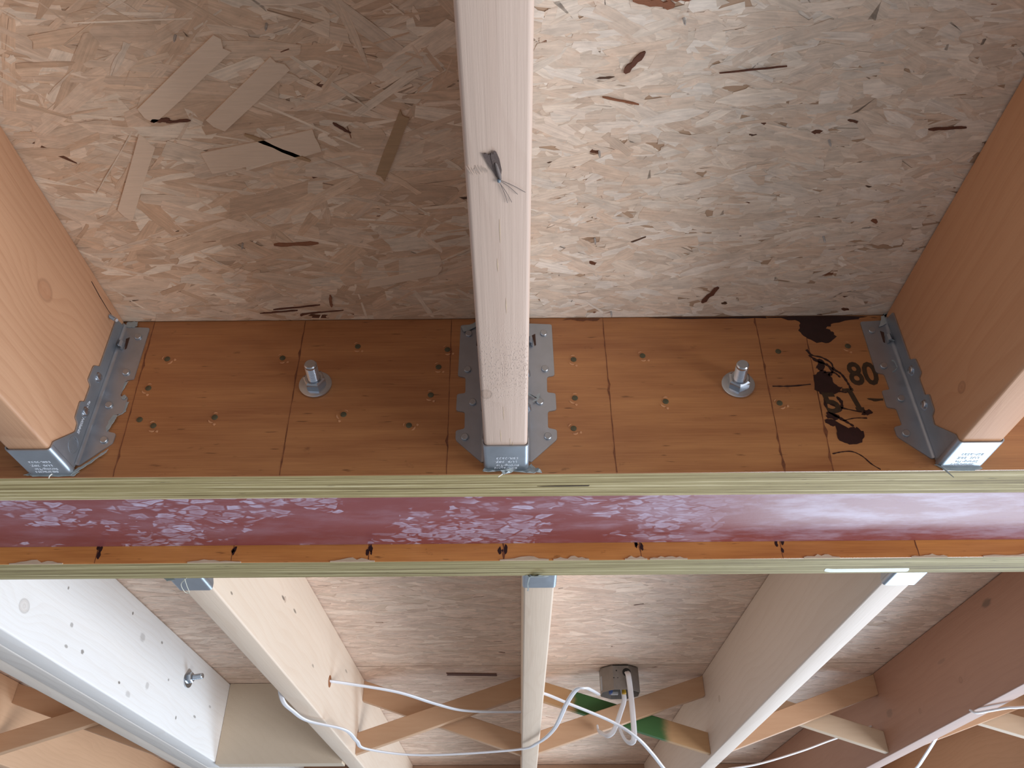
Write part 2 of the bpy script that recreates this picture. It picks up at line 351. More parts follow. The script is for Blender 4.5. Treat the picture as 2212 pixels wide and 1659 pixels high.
p_fl = panel(-1.7, .036, .22, 1.25, -.00005, BOARDF); p_fr = panel(.036, 1.7, .22, 1.25, -.00005, BOARDF); p_f2 = panel(-1.7, .6, 1.2512, 3.4, -.00005, BOARDF); p_f3 = panel(.6, 1.7, 1.2512, 3.4, -.00005, BOARDF)
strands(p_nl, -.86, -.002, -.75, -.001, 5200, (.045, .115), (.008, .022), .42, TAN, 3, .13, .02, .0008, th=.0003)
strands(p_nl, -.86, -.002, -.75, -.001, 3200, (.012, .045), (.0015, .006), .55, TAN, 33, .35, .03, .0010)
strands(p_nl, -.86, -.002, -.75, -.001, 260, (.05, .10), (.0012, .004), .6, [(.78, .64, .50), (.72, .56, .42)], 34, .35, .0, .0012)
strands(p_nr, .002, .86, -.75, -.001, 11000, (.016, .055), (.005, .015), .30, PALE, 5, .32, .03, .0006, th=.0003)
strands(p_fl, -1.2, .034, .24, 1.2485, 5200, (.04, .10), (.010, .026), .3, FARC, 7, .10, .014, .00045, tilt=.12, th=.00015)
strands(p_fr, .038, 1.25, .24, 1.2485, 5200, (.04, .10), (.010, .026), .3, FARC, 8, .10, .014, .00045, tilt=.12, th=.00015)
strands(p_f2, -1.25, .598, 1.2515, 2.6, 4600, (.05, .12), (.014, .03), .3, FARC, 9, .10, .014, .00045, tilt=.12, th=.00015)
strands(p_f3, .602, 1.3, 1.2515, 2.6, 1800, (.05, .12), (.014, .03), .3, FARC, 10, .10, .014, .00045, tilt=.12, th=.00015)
def one_strand(parent, x, y, L, Wd, deg, col, seed):
    rnd = random.Random(seed); n = 7; a = R(deg); pts = []
    if Wd > .0085:
        k = rnd.uniform(-.5, .5)*Wd; jj = lambda: rnd.uniform(-.0006, .0006)
        pts = [(-L/2-k, -Wd/2), (-L/6, -Wd/2+jj()), (L/6, -Wd/2+jj()), (L/2-k, -Wd/2), (L/2+rnd.uniform(-1, 1)*.003, -Wd/6), (L/2+rnd.uniform(-1, 1)*.003, Wd/6), (L/2+k, Wd/2), (L/6, Wd/2+jj()), (-L/6, Wd/2+jj()), (-L/2+k, Wd/2), (-L/2+rnd.uniform(-1, 1)*.003, 0)]
        pts = [(x+u*math.cos(a)-w*math.sin(a), y+u*math.sin(a)+w*math.cos(a)) for u, w in pts]
        return MB().prism(pts, -.0019, -.0004, 'xy').build('strand', col, parent)
    for i in range(n+1): pts.append((-L/2+L*i/n, -Wd/2*(.35+rnd.random()*.65)*(1 if 0 < i < n else .4)))
    for i in range(n, -1, -1): pts.append((-L/2+L*i/n, Wd/2*(.35+rnd.random()*.65)*(1 if 0 < i < n else .4)))
    pts = [(x+u*math.cos(a)-w*math.sin(a), y+u*math.sin(a)+w*math.cos(a)) for u, w in pts]
    o = MB().prism(pts, -.0019, -.0004, 'xy').build('strand', col, parent); return o
BARK = simple('dark_bark_strand', (.12, .042, .022), .7, 0, .6, 300, .0004); BARK2 = simple('red_brown_strand', (.27, .11, .055), .7, 0, .4, 300, .0004, (1, 6, 1))
PALES = simple('pale_long_strand', (.74, .57, .43), .6, 0, .10, 200, .0003, (.2, 3, 1)); TANS = simple('ochre_strand', (.42, .27, .15), .6, 0, .2, 200, .0003, (.2, 3, 1))
for i, (x, y, L, w, d, c, p) in enumerate([(-.195, -.112, .042, .0055, -3, BARK2, p_nl), (-.272, -.25, .016, .0045, -6, BARK, p_nl), (-.258, -.249, .020, .003, -4, BARK, p_nl), (-.129, -.241, .016, .003, 38, BARK, p_nl),
        (-.091, -.222, .07, .009, -66, TANS, p_nl), (-.178, -.031, .018, .0035, -85, BARK2, p_nl), (-.215, -.022, .05, .0022, -8, BARK, p_nl), (-.19, -.014, .045, .002, -7, BARK, p_nl), (-.235, -.015, .04, .002, -6, BARK, p_nl),
        (-.242, -.285, .10, .016, -38, PALES, p_nl), (-.197, -.272, .085, .016, -40, PALES, p_nl), (-.2, -.218, .10, .022, -13, PALES, p_nl), (-.185, -.222, .055, .006, 30, TANS, p_nl),
        (-.315, -.19, .095, .014, -58, PALES, p_nl), (-.10, -.065, .075, .010, -14, PALES, p_nl), (.108, -.343, .03, .007, 8, BARK2, p_nr), (.125, -.347, .02, .008, 5, BARK2, p_nr), (.10, -.297, .022, .006, -52, BARK, p_nr), (.093, -.264, .03, .002, 14, BARK2, p_nr),
        (.210, -.037, .0, .0, 0, None, None), (.207, -.035, .026, .006, -62, BARK, p_nr), (.36, -.235, .03, .003, -3, BARK, p_nr), (.19, -.29, .05, .0012, -6, BARK, p_nr), (.05, .83, .03, .01, 70, BARK2, p_fr),
        (-.06, .34, .02, .014, 60, BARK2, p_fl), (.42, .62, .05, .006, -3, BARK, p_fr), (.33, .60, .035, .005, 2, BARK, p_fr), (-.55, .42, .04, .006, -10, BARK2, p_fl), (-.5, .55, .03, .008, 25, BARK2, p_fl), (-.1, 1.32, .12, .02, 4, BARK, p_f2)]):
    if p: one_strand(p, x, y, L, w, d, c, i)
for (x, y) in [(-.167, -.33), (-.245, -.113), (.084, -.115), (.297, -.115), (.109, -.01), (.131, -.331), (.08, -.215), (.268, -.224), (-.235, -.322)]:
    MB().tube((x, y, .001), (.04, .12, -1), [(.0011, 0), (.0011, .006), (.0003, .0085)], 8).build('nail_tip', ZINC, p_nl if x < 0 else p_nr, True)

# ------------------------------------------------------------------ steel beam
Y1, Y2, TV = .0, .1995, .0445; ZL = -.1855
beam = thing('steel_beam', (0, .122, -.165), 'red primed steel beam with lavender scuffs, running between two orange laminated beams', 'beam')
def bb(name, x0, x1, y0, y1, z0, z1, **k):
    o = MB().box(x0, x1, y0-.122, y1-.122, z0+.165, z1+.165).build(name, RED, beam); return o
bb('bottom_flange', -1.65, 1.65, TV+.0006, Y2-.0004, -.165, -.155); bb('top_flange', -1.65, 1.65, TV+.0006, Y2-.0004, -.011, -.001); bb('web', -1.65, 1.65, .118, .126, -.1545, -.0115)

# ------------------------------------------------------------------ laminated beams
def lvl(name, y0, label, seams, vm, em, ragged):
    o = thing(name, (0, y0, ZL), label, 'beam')
    MB().box(-1.65, 1.65, .0012, TV, 0, -ZL-.0004).build('veneer_core', em, o)
    xs = [-1.65]+[s[0] for s in seams]+[1.65]; xb = [-1.65]+[s[1] for s in seams]+[1.65]
    rnd = random.Random(4)
    for i in range(len(xs)-1):
        pts = [(xb[i]+.0001, .0001), (xb[i+1]-.0001, .0001)]; n = 8
        pts += [(xb[i+1]+(xs[i+1]-xb[i+1])*k/n-.0001+(rnd.uniform(-.0006, .0006) if 0 < i+1 < len(xs)-1 else 0), .0001+(-ZL-.0006)*k/n) for k in range(1, n)]
        pts += [(xs[i+1]-.0001, -ZL-.0005), (xs[i]+.0001, -ZL-.0005)]
        v = MB().prism(pts, 0, .00115).build('veneer_sheet', vm, o)
        if i:
            g = []; m = 26
            for sgn in (1, -1):
                for k in (range(m+1) if sgn > 0 else range(m, -1, -1)):
                    t = k/m; wj = (.00012 if rnd.random() < .45 else .0003)+.0007*rnd.random()**3+(.0014 if rnd.random() < .06 else 0)
                    g.append((xb[i]+(xs[i]-xb[i])*t+sgn*wj, .0006+(-ZL-.002)*t))
            MB().prism(g, -.00015, .0003).build('glue_line', GLUE, o)
    return o
lvl1 = lvl('laminated_beam', Y1, 'near orange laminated veneer beam carrying the three large joist hangers', [(-.72, -.715), (-.369, -.3614), (-.2107, -.2081), (-.0573, -.0548), (.1011, .1013), (.2602, .2552), (.3103, .2996), (.62, .61)], VENEER, EDGE, 0)
lvl2 = lvl('laminated_beam', Y2, 'far laminated veneer beam beyond the red steel, showing only a thin orange strip', [(-.90, -.90), (-.62, -.62), (-.4647, -.4647), (-.3116, -.3116), (-.1574, -.1574), (-.0056, -.0056), (.1488, .1488), (.307, .307), (.4595, .4595), (.61, .61), (.9, .9)], VENEER2, EDGE2, 1)
rnd = random.Random(11)
def flat(parent, name, pts, m, y=-.0002, th=.0005):
    return MB().prism(pts, y, y+th).build(name, m, parent)
OFF = -ZL
# bits on the far beam: torn fibre along its lower front arris, glue blots at seams
SPL = simple('torn_pale_fibre', (.66, .52, .36), .7, 0, .2, 300, .0005, (.2, 1, 1)); CLEAR = simple('frosty_tape_mark', (.58, .57, .48), .4, 0, .15, 200)
for (xa, xb) in [(-.62, -.585), (-.56, -.50), (-.36, -.30), (-.01, .045), (.05, .09), (.13, .155), (.158, .2), (.33, .37), (.45, .49), (.53, .66), (-.2, -.15)]:
    n = 10; pts = [(xa+(xb-xa)*k/n, -.0003) for k in range(n+1)] + [(xa+(xb-xa)*k/n, .0008+rnd.uniform(.0005, .0042)*math.sin(math.pi*(k+.3)/(n+.6))) for k in range(n, -1, -1)]
    flat(lvl2, 'torn_fibre', pts, SPL, -.0009, .0012)
for x in (-.4647, -.3116, -.1574, -.0056, .1488, .307):
    for k in range(3):
        cx = x+rnd.uniform(-.006, .003); cz = OFF-.165-rnd.uniform(0, .014)+.0; r = rnd.uniform(.001, .003)
        flat(lvl2, 'glue_blot', [(cx+r*(.5+.6*rnd.random())*math.cos(R(a)), cz+r*(1+1.4*rnd.random())*math.sin(R(a))) for a in range(0, 360, 36)], RESIN)
MB().prism(rounded([(.363, .029), (.372, .031), (.46, .030), (.462, .041), (.372, .041), (.364, .038)], .003), -.0003, .0002, 'xy').build('tape_mark', CLEAR, lvl2)
MB().prism([(.0285, .0238), (.045, .0229), (.078, .0225), (.077, .0245), (.05, .0249), (.034, .0245)], -.0003, .0002, 'xy').build('dark_gouge', INK, lvl1)
# bits on the near beam: nails, dents, stain, lettering
NL = [(-344, -50), (-354, -86), (-353, -123), (-338, -130), (-281, -121), (-152, -36), (-227, -50), (-157, -119), (-93, -132), (-74, -97), (-68, -63), (-60, -41), (68, -55), (67, -102), (64, -137), (138, -51), (155, -107), (276, -47), (265, -110), (348, -41)]
for i, (x, z) in enumerate(NL):
    x /= 1000; z = z/1000+OFF
    MB().tube((x, .0004, z), (0, -1, 0), [(.0029, 0), (.0029, .0009), (.0022, .0012)], 16).build('nail', OLIVEHEAD, lvl1, True)
    if i in (2, 17): continue
    a0 = rnd.uniform(200, 330) if i > 5 else rnd.uniform(220, 320)
    for (aa, rr, ln, wd) in ((a0, .0062, 55, .0011), (a0-150, .0050, 50, .0006), (a0+40, .0078, 20, .0016)):
        pts = [(x+(rr+wd*math.sin(math.pi*k/6))*math.cos(R(aa+ln*(k/6-.5))), z+(rr+wd*math.sin(math.pi*k/6))*math.sin(R(aa+ln*(k/6-.5)))) for k in range(7)]
        pts += [(x+(rr-wd*.4*math.sin(math.pi*k/6))*math.cos(R(aa+ln*(k/6-.5))), z+(rr-wd*.4*math.sin(math.pi*k/6))*math.sin(R(aa+ln*(k/6-.5)))) for k in range(5, 0, -1)]
        flat(lvl1, 'dent_rim', pts, WAX, -.0005, .0008)
def stain(pts, jit=.0012, name='resin_stain', m=RESIN):
    out = []; L = len(pts)
    for i in range(L):
        a, b = pts[i], pts[(i+1) % L]; n = 4
        for k in range(n):
            t = k/n; out.append((a[0]/1000*(1-t)+b[0]/1000*t+rnd.uniform(-jit, jit), min(a[1]/1000*(1-t)+b[1]/1000*t+rnd.uniform(-jit, jit), -.0009)+OFF))
    return flat(lvl1, name, out, m, -.0003, .0006)
stain([(271, -1), (289, -4), (306, -8), (303, -20), (308, -29), (314, -35), (330, -37), (339, -29), (338, -22), (331, -17), (341, -11), (367, -5), (377, -1)])
stain([(150, -1), (185, -3), (225, -3.5), (272, -3), (272, -1)], .0006); stain([(60, -2.5), (75, -4.5), (95, -4), (98, -1.5), (70, -1.2)], .001, 'dirt_smudge', simple('brown_smudge', (.16, .06, .025), .5, 0, .5, 300))
stain([(304, -79), (303, -95), (311, -102), (325, -98), (330, -92), (323, -88), (321, -75), (314, -70), (309, -74)]); stain([(304, -133), (312, -137), (313, -154), (322, -158), (334, -154), (338, -145), (333, -138), (325, -139), (313, -130), (305, -129)])
stain([(312, -56), (318, -58), (320, -66), (314, -72), (309, -68), (313, -62)]); stain([(308, -120), (316, -122), (320, -127), (313, -130), (307, -126)]); stain([(345, -119), (350, -118), (353, -122), (346, -125), (340, -124)], .0008)
def strip(pts, w, name='resin_run', m=RESIN):
    P3 = spline([(x/1000, 0, z/1000+OFF) for x, z in pts], 5); a = []; b = []
    for i, p in enumerate(P3):
        t = (P3[min(i+1, len(P3)-1)]-P3[max(i-1, 0)]).normalized(); ww = w*(.5+rnd.random())/1000; q = Vector((-t.z, 0, t.x))*ww
        a.append((p.x+q.x, p.z+q.z)); b.append((p.x-q.x, p.z-q.z))
    flat(lvl1, name, a+b[::-1], m, -.0003, .0006)
for pts, w in [([(305, -45), (309, -52), (318, -55), (326, -62), (327, -70), (333, -76), (337, -88), (338, -95)], 1.0), ([(306, -52), (313, -60), (321, -64), (325, -72), (320, -78)], 1.3), ([(316, -74), (326, -74), (331, -80)], .8),
               ([(309, -108), (318, -114), (330, -118), (345, -122)], .7), ([(311, -103), (309, -112), (312, -122), (322, -130), (330, -137)], 1.2), ([(321, -131), (333, -128), (345, -128)], .5), ([(322, -103), (325, -110), (322, -118), (314, -120)], 1.4),
               ([(303, -167), (313, -165), (322, -165), (330, -170), (336, -178), (343, -184)], .5), ([(262, -90), (280, -90), (300, -88)], .7), ([(326, -96), (332, -98), (338, -95)], .8)]: strip(pts, w)
def text_mesh(txt, size, mat, parent, name, M4, ex=.0002, off=0.0, align='LEFT'):
    cu = bpy.data.curves.new('tmp', 'FONT'); cu.body = txt; cu.size = size; cu.extrude = ex; cu.offset = off; cu.resolution_u = 3; cu.align_x = align
    t = bpy.data.objects.new('tmp', cu); COL.objects.link(t); bpy.context.view_layer.update()
    me = bpy.data.meshes.new_from_object(t.evaluated_get(bpy.context.evaluated_depsgraph_get())); me.name = name
    bpy.data.objects.remove(t); me.transform(M4); me.materials.clear(); me.materials.append(mat)
    o = bpy.data.objects.new(name, me); COL.objects.link(o); o.parent = parent; return o
def facemat(x, z, rot=0, shear=0):   # standing on the beam face, read from -y
    m = Matrix.Translation((x/1000, -.0003, z/1000+OFF)) @ Matrix.Rotation(R(90), 4, 'X') @ Matrix.Rotation(R(rot), 4, 'Z')
    sh = Matrix.Identity(4); sh[0][1] = shear; return m @ sh
text_mesh('80', .038, INK, lvl1, 'stencil_number', facemat(339.5, -88.5) @ Matrix.Diagonal((.78, 1, 1, 1)), .0002, .0009)
text_mesh('I', .034, INK, lvl1, 'stencil_letter', facemat(337, -119.5, 0, -.22), .0002, .0007)
for x0, z0, w, h in ((329, -96.5, 11, 3.2), (337, -119.5, 8, 4)): stain([(x0, z0), (x0+w, z0), (x0+w, z0+h), (x0, z0+h)], .0004, 'stencil_serif', INK)
text_mesh('5', .032, INK, lvl1, 'stencil_letter', facemat(309, -121, 0, -.15), .0002, .0009)
stain([(351, -105.3), (366, -105.6), (366, -108.2), (356, -108.5)], .0005, 'stencil_dash', INK)

# ------------------------------------------------------------------ floor joists
FIR = (.58, .33, .175); FIRD = (.40, .175, .075)
def joist(name, xc, y0, y1, zb, label, mat, cat='joist', hw=.019, group=None, r=.003):
    n = max(2, int((y1-y0)/.08)); prof = roundrect(hw, zb, -.0014, r); m = len(prof); mb = MB()
    vs = []; rr = random.Random(int(xc*1000))
    for k in range(n+1):
        y = y0+(y1-y0)*k/n; vs += [(x, y, z) for x, z in prof]
    mb.add(vs, [(k*m+i, k*m+(i+1) % m, (k+1)*m+(i+1) % m, (k+1)*m+i) for k in range(n) for i in range(m)] + [tuple(range(m)), tuple(n*m+i for i in range(m))])
    o = mb.build(name, mat, None, True, (xc, 0, 0)); return tag(o, label, cat, group)
XL, XR = -.4189, .4152; ZB = -.1812
jl = joist('floor_joist', XL, -1.5, -.003, ZB, 'near left floor joist, orange timber with a round knot and curved rings on its side', wood('fir_left', (.53, .30, .175), (.385, .185, .095), .7, 90, 25, [(-.128, -.071, .012, 'z')], (.38, .16, .08), seed=0, wob=.022))
jc = joist('floor_joist', 0, -1.5, -.003, ZB, 'near centre floor joist, pale pinkish underside with a moth resting on it', wood('fir_centre', (.66, .505, .415), (.55, .39, .31), .45, 70, 40, [(-.123, -.0144, .006, 'x')], (.42, .28, .2), seed=3, pits=1, grain=.35))
jr = joist('floor_joist', XR, -1.5, -.003, ZB, 'near right floor joist, shaded reddish brown side beside the black stencilled letters', wood('fir_right', (.60, .32, .17), (.46, .20, .09), .4, 60, 25, [(-.075, -.145, .006, 'z')], (.3, .12, .06), seed=5))
far = dict(zb=-.1785)
SPFW = wood('white_spruce', (.90, .89, .88), (.80, .75, .70), .5, 75, 30, [(.47, -.135, .012, 'z')], (.5, .42, .36), seed=2,
            dots=[(.6103, -.1489, .006, .003, .55), (.7963, -.0313, .004, .0035, .8), (.8597, -.055, .014, .009, .3), (.948, -.0372, .006, .003, .7), (.8148, -.150, .005, .003, .8), (.86, -.158, .012, .006, .3), (1.0996, -.1442, .005, .004, .7), (.6626, -.1417, .006, .004, .7), (.5652, -.0714, .003, .003, .7), (.6071, -.1163, .006, .004, .5), (1.02, -.09, .004, .003, .6), (.93, -.125, .009, .008, .3), (1.2, -.12, .01, .003, .6), (1.28, -.08, .01, .003, .4)])
WX = -.697-.019
joist('header_joist', WX, .2455, 1.45, far['zb'], 'whitewashed looking spruce joist at far left with a bolt through its side', SPFW)
joist('header_joist', WX-.0388, .2455, 2.4, far['zb'], 'middle ply of the tripled far left joist, grey underside', wood('grey_spruce', (.66, .62, .58), (.52, .47, .43), .8, 90, 60, seed=8))
joist('header_joist', WX-.0777, .2455, 2.4, far['zb']+.004, 'outermost ply of the tripled far left joist, beside the crossed struts', wood('spruce_outer', (.76, .68, .60), (.64, .53, .43), .5, seed=9))
FARL = wood('pale_fir_far_left', (.80, .66, .53), (.70, .52, .38), .45, 60, 30, [(.6, -.08, .006, 'z')], (.34, .2, .13), seed=4, dots=[(.5889, -.0818, .012, .003, .8), (.6656, -.0757, .012, .003, .7), (.8366, -.1166, .01, .003, .5), (1.1338, -.0436, .014, .003, .5), (.36, -.16, .006, .002, .7)])
joist('floor_joist', -.3814, .2455, 2.44, far['zb'], 'far left floor joist, pale timber with a white cable leaving a drilled hole', FARL)
joist('floor_joist', .036, .2455, 2.44, far['zb'], 'far centre floor joist, narrow pale underside crossed by a white cable', wood('fir_far_centre', (.74, .60, .47), (.62, .46, .34), .5, seed=6))
joist('floor_joist', .4719, .2455, 2.44, far['zb'], 'far right floor joist, pale side and bright bluish white underside', wood('fir_far_right', (.72, .605, .515), (.62, .49, .40), .5, 60, 30, [(1.2, -.09, .008, 'z')], (.4, .27, .18), seed=7))
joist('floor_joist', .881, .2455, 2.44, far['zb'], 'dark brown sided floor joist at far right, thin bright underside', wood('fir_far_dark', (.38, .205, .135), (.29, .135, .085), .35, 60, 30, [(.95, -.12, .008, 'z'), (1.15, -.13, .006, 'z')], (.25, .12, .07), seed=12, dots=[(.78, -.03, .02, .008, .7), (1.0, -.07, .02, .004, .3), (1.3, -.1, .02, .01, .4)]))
joist('floor_joist', 1.31, .2455, 2.44, far['zb'], 'orange tan floor joist in the bottom right corner, last one beyond the dark joist', wood('fir_corner', (.62, .38, .22), (.48, .26, .14), .4, seed=13))
joist('floor_joist', -1.222, .2455, 2.44, far['zb'], 'orange tan floor joist at the bottom left edge, beyond the tripled joist', wood('fir_left_edge', (.70, .44, .27), (.55, .32, .18), .4, seed=14))
hb = MB().prism([(-.6962, -.0014), (-.4012, -.0014), (-.4012, -.1825), (-.6962, -.1825)], 1.385, 1.423).build('header_block', wood('olive_plywood_block', (.66, .55, .42), (.58, .47, .34), .35, 40, 30, seed=15, grain=.2), None)
tag(hb, 'olive tan blocking board between the white joist and the far left joist', 'block')
fb = MB().box(-1.6, 1.6, 2.46, 2.55, -.24, -.0014).build('cross_beam', wood('brown_crossbeam', (.42, .26, .17), (.30, .16, .1), .4, seed=16), None)
tag(fb, 'dark brown cross beam closing the far ends of the joists', 'beam')
CR = simple('dark_split', (.07, .03, .018), .8)
mb = MB(); pp = [(-.075, -.012), (-.0555, -.0139), (-.035, -.0142), (-.0148, -.0128)]
mb.prism([(y, z+.0004+.0003*math.sin(i*2)) for i, (y, z) in enumerate(pp)]+[(y, z-.0004) for y, z in pp[::-1]], .0188, .0193, 'yz').build('split', CR, jl)
for (x, y, L) in [(-.004, -.06, .02), (.004, -.05, .012), (.0, -.30, .02), (-.002, -.27, .012), (.003, -.23, .016), (-.001, -.095, .02), (.006, -.045, .01)]:
    MB().prism([(x-.0001, y-L/2), (x+.0003, y), (x, y+L/2), (x-.0003, y)], ZB-.00015, ZB+.0003, 'xy').build('raised_fibre', SPL, jc)

# ------------------------------------------------------------------ joist hangers
def arc(cx, cz, r, a0, a1, n=5): return [(cx+r*math.cos(R(a0+(a1-a0)*k/n)), cz+r*math.sin(R(a0+(a1-a0)*k/n))) for k in range(n+1)]
def hanger(xc, yf, label, text, flip=False, dome=True):
    """local frame: x across the joist, y=0 on the beam face, z=0 at the deck"""
    t = .0012; hwj = .0194; zs = ZB-.0006
    h = thing('joist_hanger', (xc, yf, zs), label, 'joist hanger', 'galvanised joist hangers on the near beam' if not flip else 'galvanised joist hangers on the far beam', R(180) if flip else 0)
    Z = -zs
    for s in (1, -1):
        o = [(22.2, -8.5), (47.3, -10), (48, -75.5), (40.4, -77), (40, -96), (48.2, -97), (48.4, -116.5), (40, -118), (39.6, -137), (48, -139), (47.8, -149.5), (22.2, -174.5)]
        o = rounded([(s*x/1000, z/1000+Z) for x, z in o], .0022)
        MB().prism(o, -t-.0002, -.0002).build('header_flange', GALV, h)
        c = [(s*x, y) for x, y in [(hwj, -.0002), (hwj, -.0045), (hwj+t, -.0045)] + [(hwj+t+.0028-.0028*math.cos(R(a)), -.0042+.0028*math.sin(R(a))) for a in range(0, 91, 15)] + [(.0228, -.0002)]]
        MB().prism(c, -.0060+Z, -.1735+Z, 'xy').build('bend', GALV, h, True)
        o = [(-4, -9), (-18.6, -12), (-17.8, -72), (-27, -77.5), (-28, -95), (-21.3, -97.2), (-21.2, -116), (-28, -120), (-26.5, -137), (-20, -139.5), (-19, -148), (-44.5, -174), (-44.5, -177.2), (-2, -177.2), (-2, -120)]
        o = rounded([(y/1000, z/1000+Z) for y, z in o], .002)
        MB().prism(o, s*hwj, s*(hwj+t), 'yz').build('side_flange', GALV, h)
        for (x, z) in ((38.5, -22), (38.5, -67.5), (32.5, -107), (39, -146.5)):
            MB().tube((s*x/1000, -t-.0002, z/1000+Z), (.08*s, -1, -.1), [(.0033, 0), (.0036, .0006), (.0036, .0016), (.0030, .0022)], 16).build('nail', ZINCDULL, h, True)
        for (y, z) in ((-15.5, -83), (-16.5, -124)):
            c0 = Vector((s*(hwj+t), y/1000, z/1000+Z))
            MB().tube(c0, (s, -.25, 0), [(.0055, -.0003), (.0048, .0008), (.0036, .0009), (.0036, .0024), (.0028, .0028)], 18).build('nail', ZINC, h, True)
        # prong bent out of the header flange, its slot left dark
        MB().prism([(s*.0265, -.0245+Z), (s*.0300, -.0225+Z), (s*.0305, -.0370+Z), (s*.0290, -.0385+Z)], -t-.0004, -t-.00015).build('slot', CR, h)
        m = MB(); w = .0045; pth = [(s*.0265, -t-.0002), (s*.0255, -.0045), (s*.0235, -.0068), (s*.0218, -.0050)]
        for i in range(3):
            a, b = pth[i], pth[i+1]; z0, z1 = -.0300+Z, -.0300+Z-w*(2-i*.45)
            m.prism([a, b, (b[0]+s*.0009, b[1]-.0004), (a[0]+s*.0009, a[1]-.0004)], z0, z1, 'xy')
        m.build('prong', GALV, h)
    # seat: strap with rounded corners up both sides
    r = .0028; inner = arc(hwj-r, r, r, 0, -90) ; outer = arc(hwj-r, r, r+t, 0, -90)
    outl = [(hwj+t, r+.002)] + outer + [(-x, z) for x, z in outer[::-1]] + [(-hwj-t, r+.002), (-hwj, r+.002)] + [(-x, z) for x, z in inner] + inner[::-1] + [(hwj, r+.002)]
    outl = [(x, z-0.0) for x, z in outl]
    MB().prism(outl, -.0448, -.0006).build('seat', GALV, h, True)
    if text:
        def down(x, y, size, w):   # on the seat underside, top of the letters towards the beam
            return Matrix.Translation((x, y, -t-.00015)) @ Matrix.Rotation(R(180), 4, 'Y') @ Matrix.Diagonal((w, 1, 1, 1))
        for txt, x, y, size, w in (('ESR-2523', .0110, -.0262, .0046, 1.12), ('LUS  28Z', .0100, -.0198, .0046, 1.12), ('Strong-Tie', .0118, -.0132, .0046, 1.06), ('SIMPSON', .0100, -.0083, .0044, 1.18)):
            text_mesh(txt, size, EMBOSS, h, 'embossed_text', down(x, y, size, w), .00010, .0)
        ox = hwj+t+.0001
        if text == 'L':   # embossed emblem ring and upright lettering on the side flange
            m = MB(); cy, cz = -.016, -.160+Z
            a = [(cy+.0085*math.cos(R(k)), cz+.0085*math.sin(R(k))) for k in range(0, 361, 20)]; b = [(cy+.0080*math.cos(R(k)), cz+.0080*math.sin(R(k))) for k in range(0, 361, 20)]
            for k in range(18): m.prism([a[k], a[k+1], b[k+1], b[k]], ox-.0002, ox+.0002, 'yz')
            m.prism([(cy-.0004, cz-.006), (cy+.0004, cz-.006), (cy+.0004, cz+.006), (cy-.0004, cz+.006)], ox-.0002, ox+.0002, 'yz')
            m.prism([(cy-.004, cz+.0055), (cy+.004, cz+.0055), (cy+.004, cz+.006), (cy-.004, cz+.006)], ox-.0002, ox+.0002, 'yz')
            m.build('embossed_emblem', GALV, h)
            mt = Matrix.Translation((ox, -.0135, -.1475+Z)) @ Matrix(((0, 0, 1, 0), (0, -1, 0, 0), (1, 0, 0, 0), (0, 0, 0, 1))) @ Matrix.Diagonal((.85, 1, 1, 1))
            text_mesh('SIMPSON Strong-Tie', .0050, EMBOSS, h, 'embossed_text', mt, .00012)
    return h, Z
def film(h, pts, y0, th=.0004, jit=.0006, curl=0):
    """ragged scrap of film: outline in x,z (mm, deck frame) just off the beam face"""
    z0 = -h.location.z; out = []
    for i in range(len(pts)):
        a, b = pts[i], pts[(i+1) % len(pts)]
        for k in range(4):
            t = k/4; out.append((a[0]/1000*(1-t)+b[0]/1000*t+rnd.uniform(-jit, jit), a[1]/1000*(1-t)+b[1]/1000*t+rnd.uniform(-jit, jit)+z0))
    m = MB(); m.prism(out, y0, y0-th)
    if curl: m.v = [(x, y-curl*max(0, -(z-z0)-.175)*(1+.6*math.sin(x*900)), z) for x, y, z in m.v]
    return m.build('torn_film', FILM, h)
hL, _ = hanger(XL, 0, 'left joist hanger, blue grey galvanised steel with peeling film along its edges', 'L')
hC, _ = hanger(0, 0, 'centre joist hanger cradling the middle joist, raised lettering on its seat', 'C')
hR, _ = hanger(XR, 0, 'right joist hanger, dark shaded flange and glaring bright seat', 'R')
fx = -.2
film(hL, [(-22, -182), (-15, -179.5), (20, -178.5), (26, -180), (21, -185), (8, -184.5), (-16, -184.4)], -.0008)
film(hL, [(-25, -183.5), (-21, -181.5), (-18, -183.5)], -.001); film(hL, [(21.5, -3), (27, 1-3), (33, -2), (34, -7), (30, -10), (22, -9)], -.0016)
film(hL, [(22, -178), (30, -172), (41, -161), (46, -157), (45, -160), (34, -171), (24, -181), (19, -184)], -.0017); film(hL, [(40, -118), (44, -119), (43, -126), (41, -134), (39, -137), (37, -132), (38, -124)], -.0018); film(hL, [(44, -95), (47, -96), (46, -101), (42, -100)], -.0018)
film(hL, [(39, -80), (43, -78), (42, -84), (40, -92), (38.5, -90)], -.0006); film(hL, [(47, -103), (50.5, -103), (50, -114), (44, -119), (46, -114)], -.0006)
film(hC, [(-20, -180), (0, -182), (19, -180), (23, -176), (27, -181), (33, -186), (22, -186.6), (6, -185), (-2, -188), (-6, -185), (-20, -186), (-22, -184)], -.0010, curl=.35)
film(hC, [(-47, -13), (-38, -11), (-26, -4), (-21, -3), (-22, -9), (-33, -14), (-40, -20), (-44, -20)], -.0026); film(hC, [(20, -5), (24, -3), (24, -10), (20, -12)], -.0016)
film(hR, [(-18, -180), (0, -181.5), (18, -180.5), (20, -184), (12, -186), (-16, -186)], -.0008); film(hR, [(-24, -4), (-16, 0), (-6-14, 4-4), (-21, -14), (-30, -18)], -.0022)
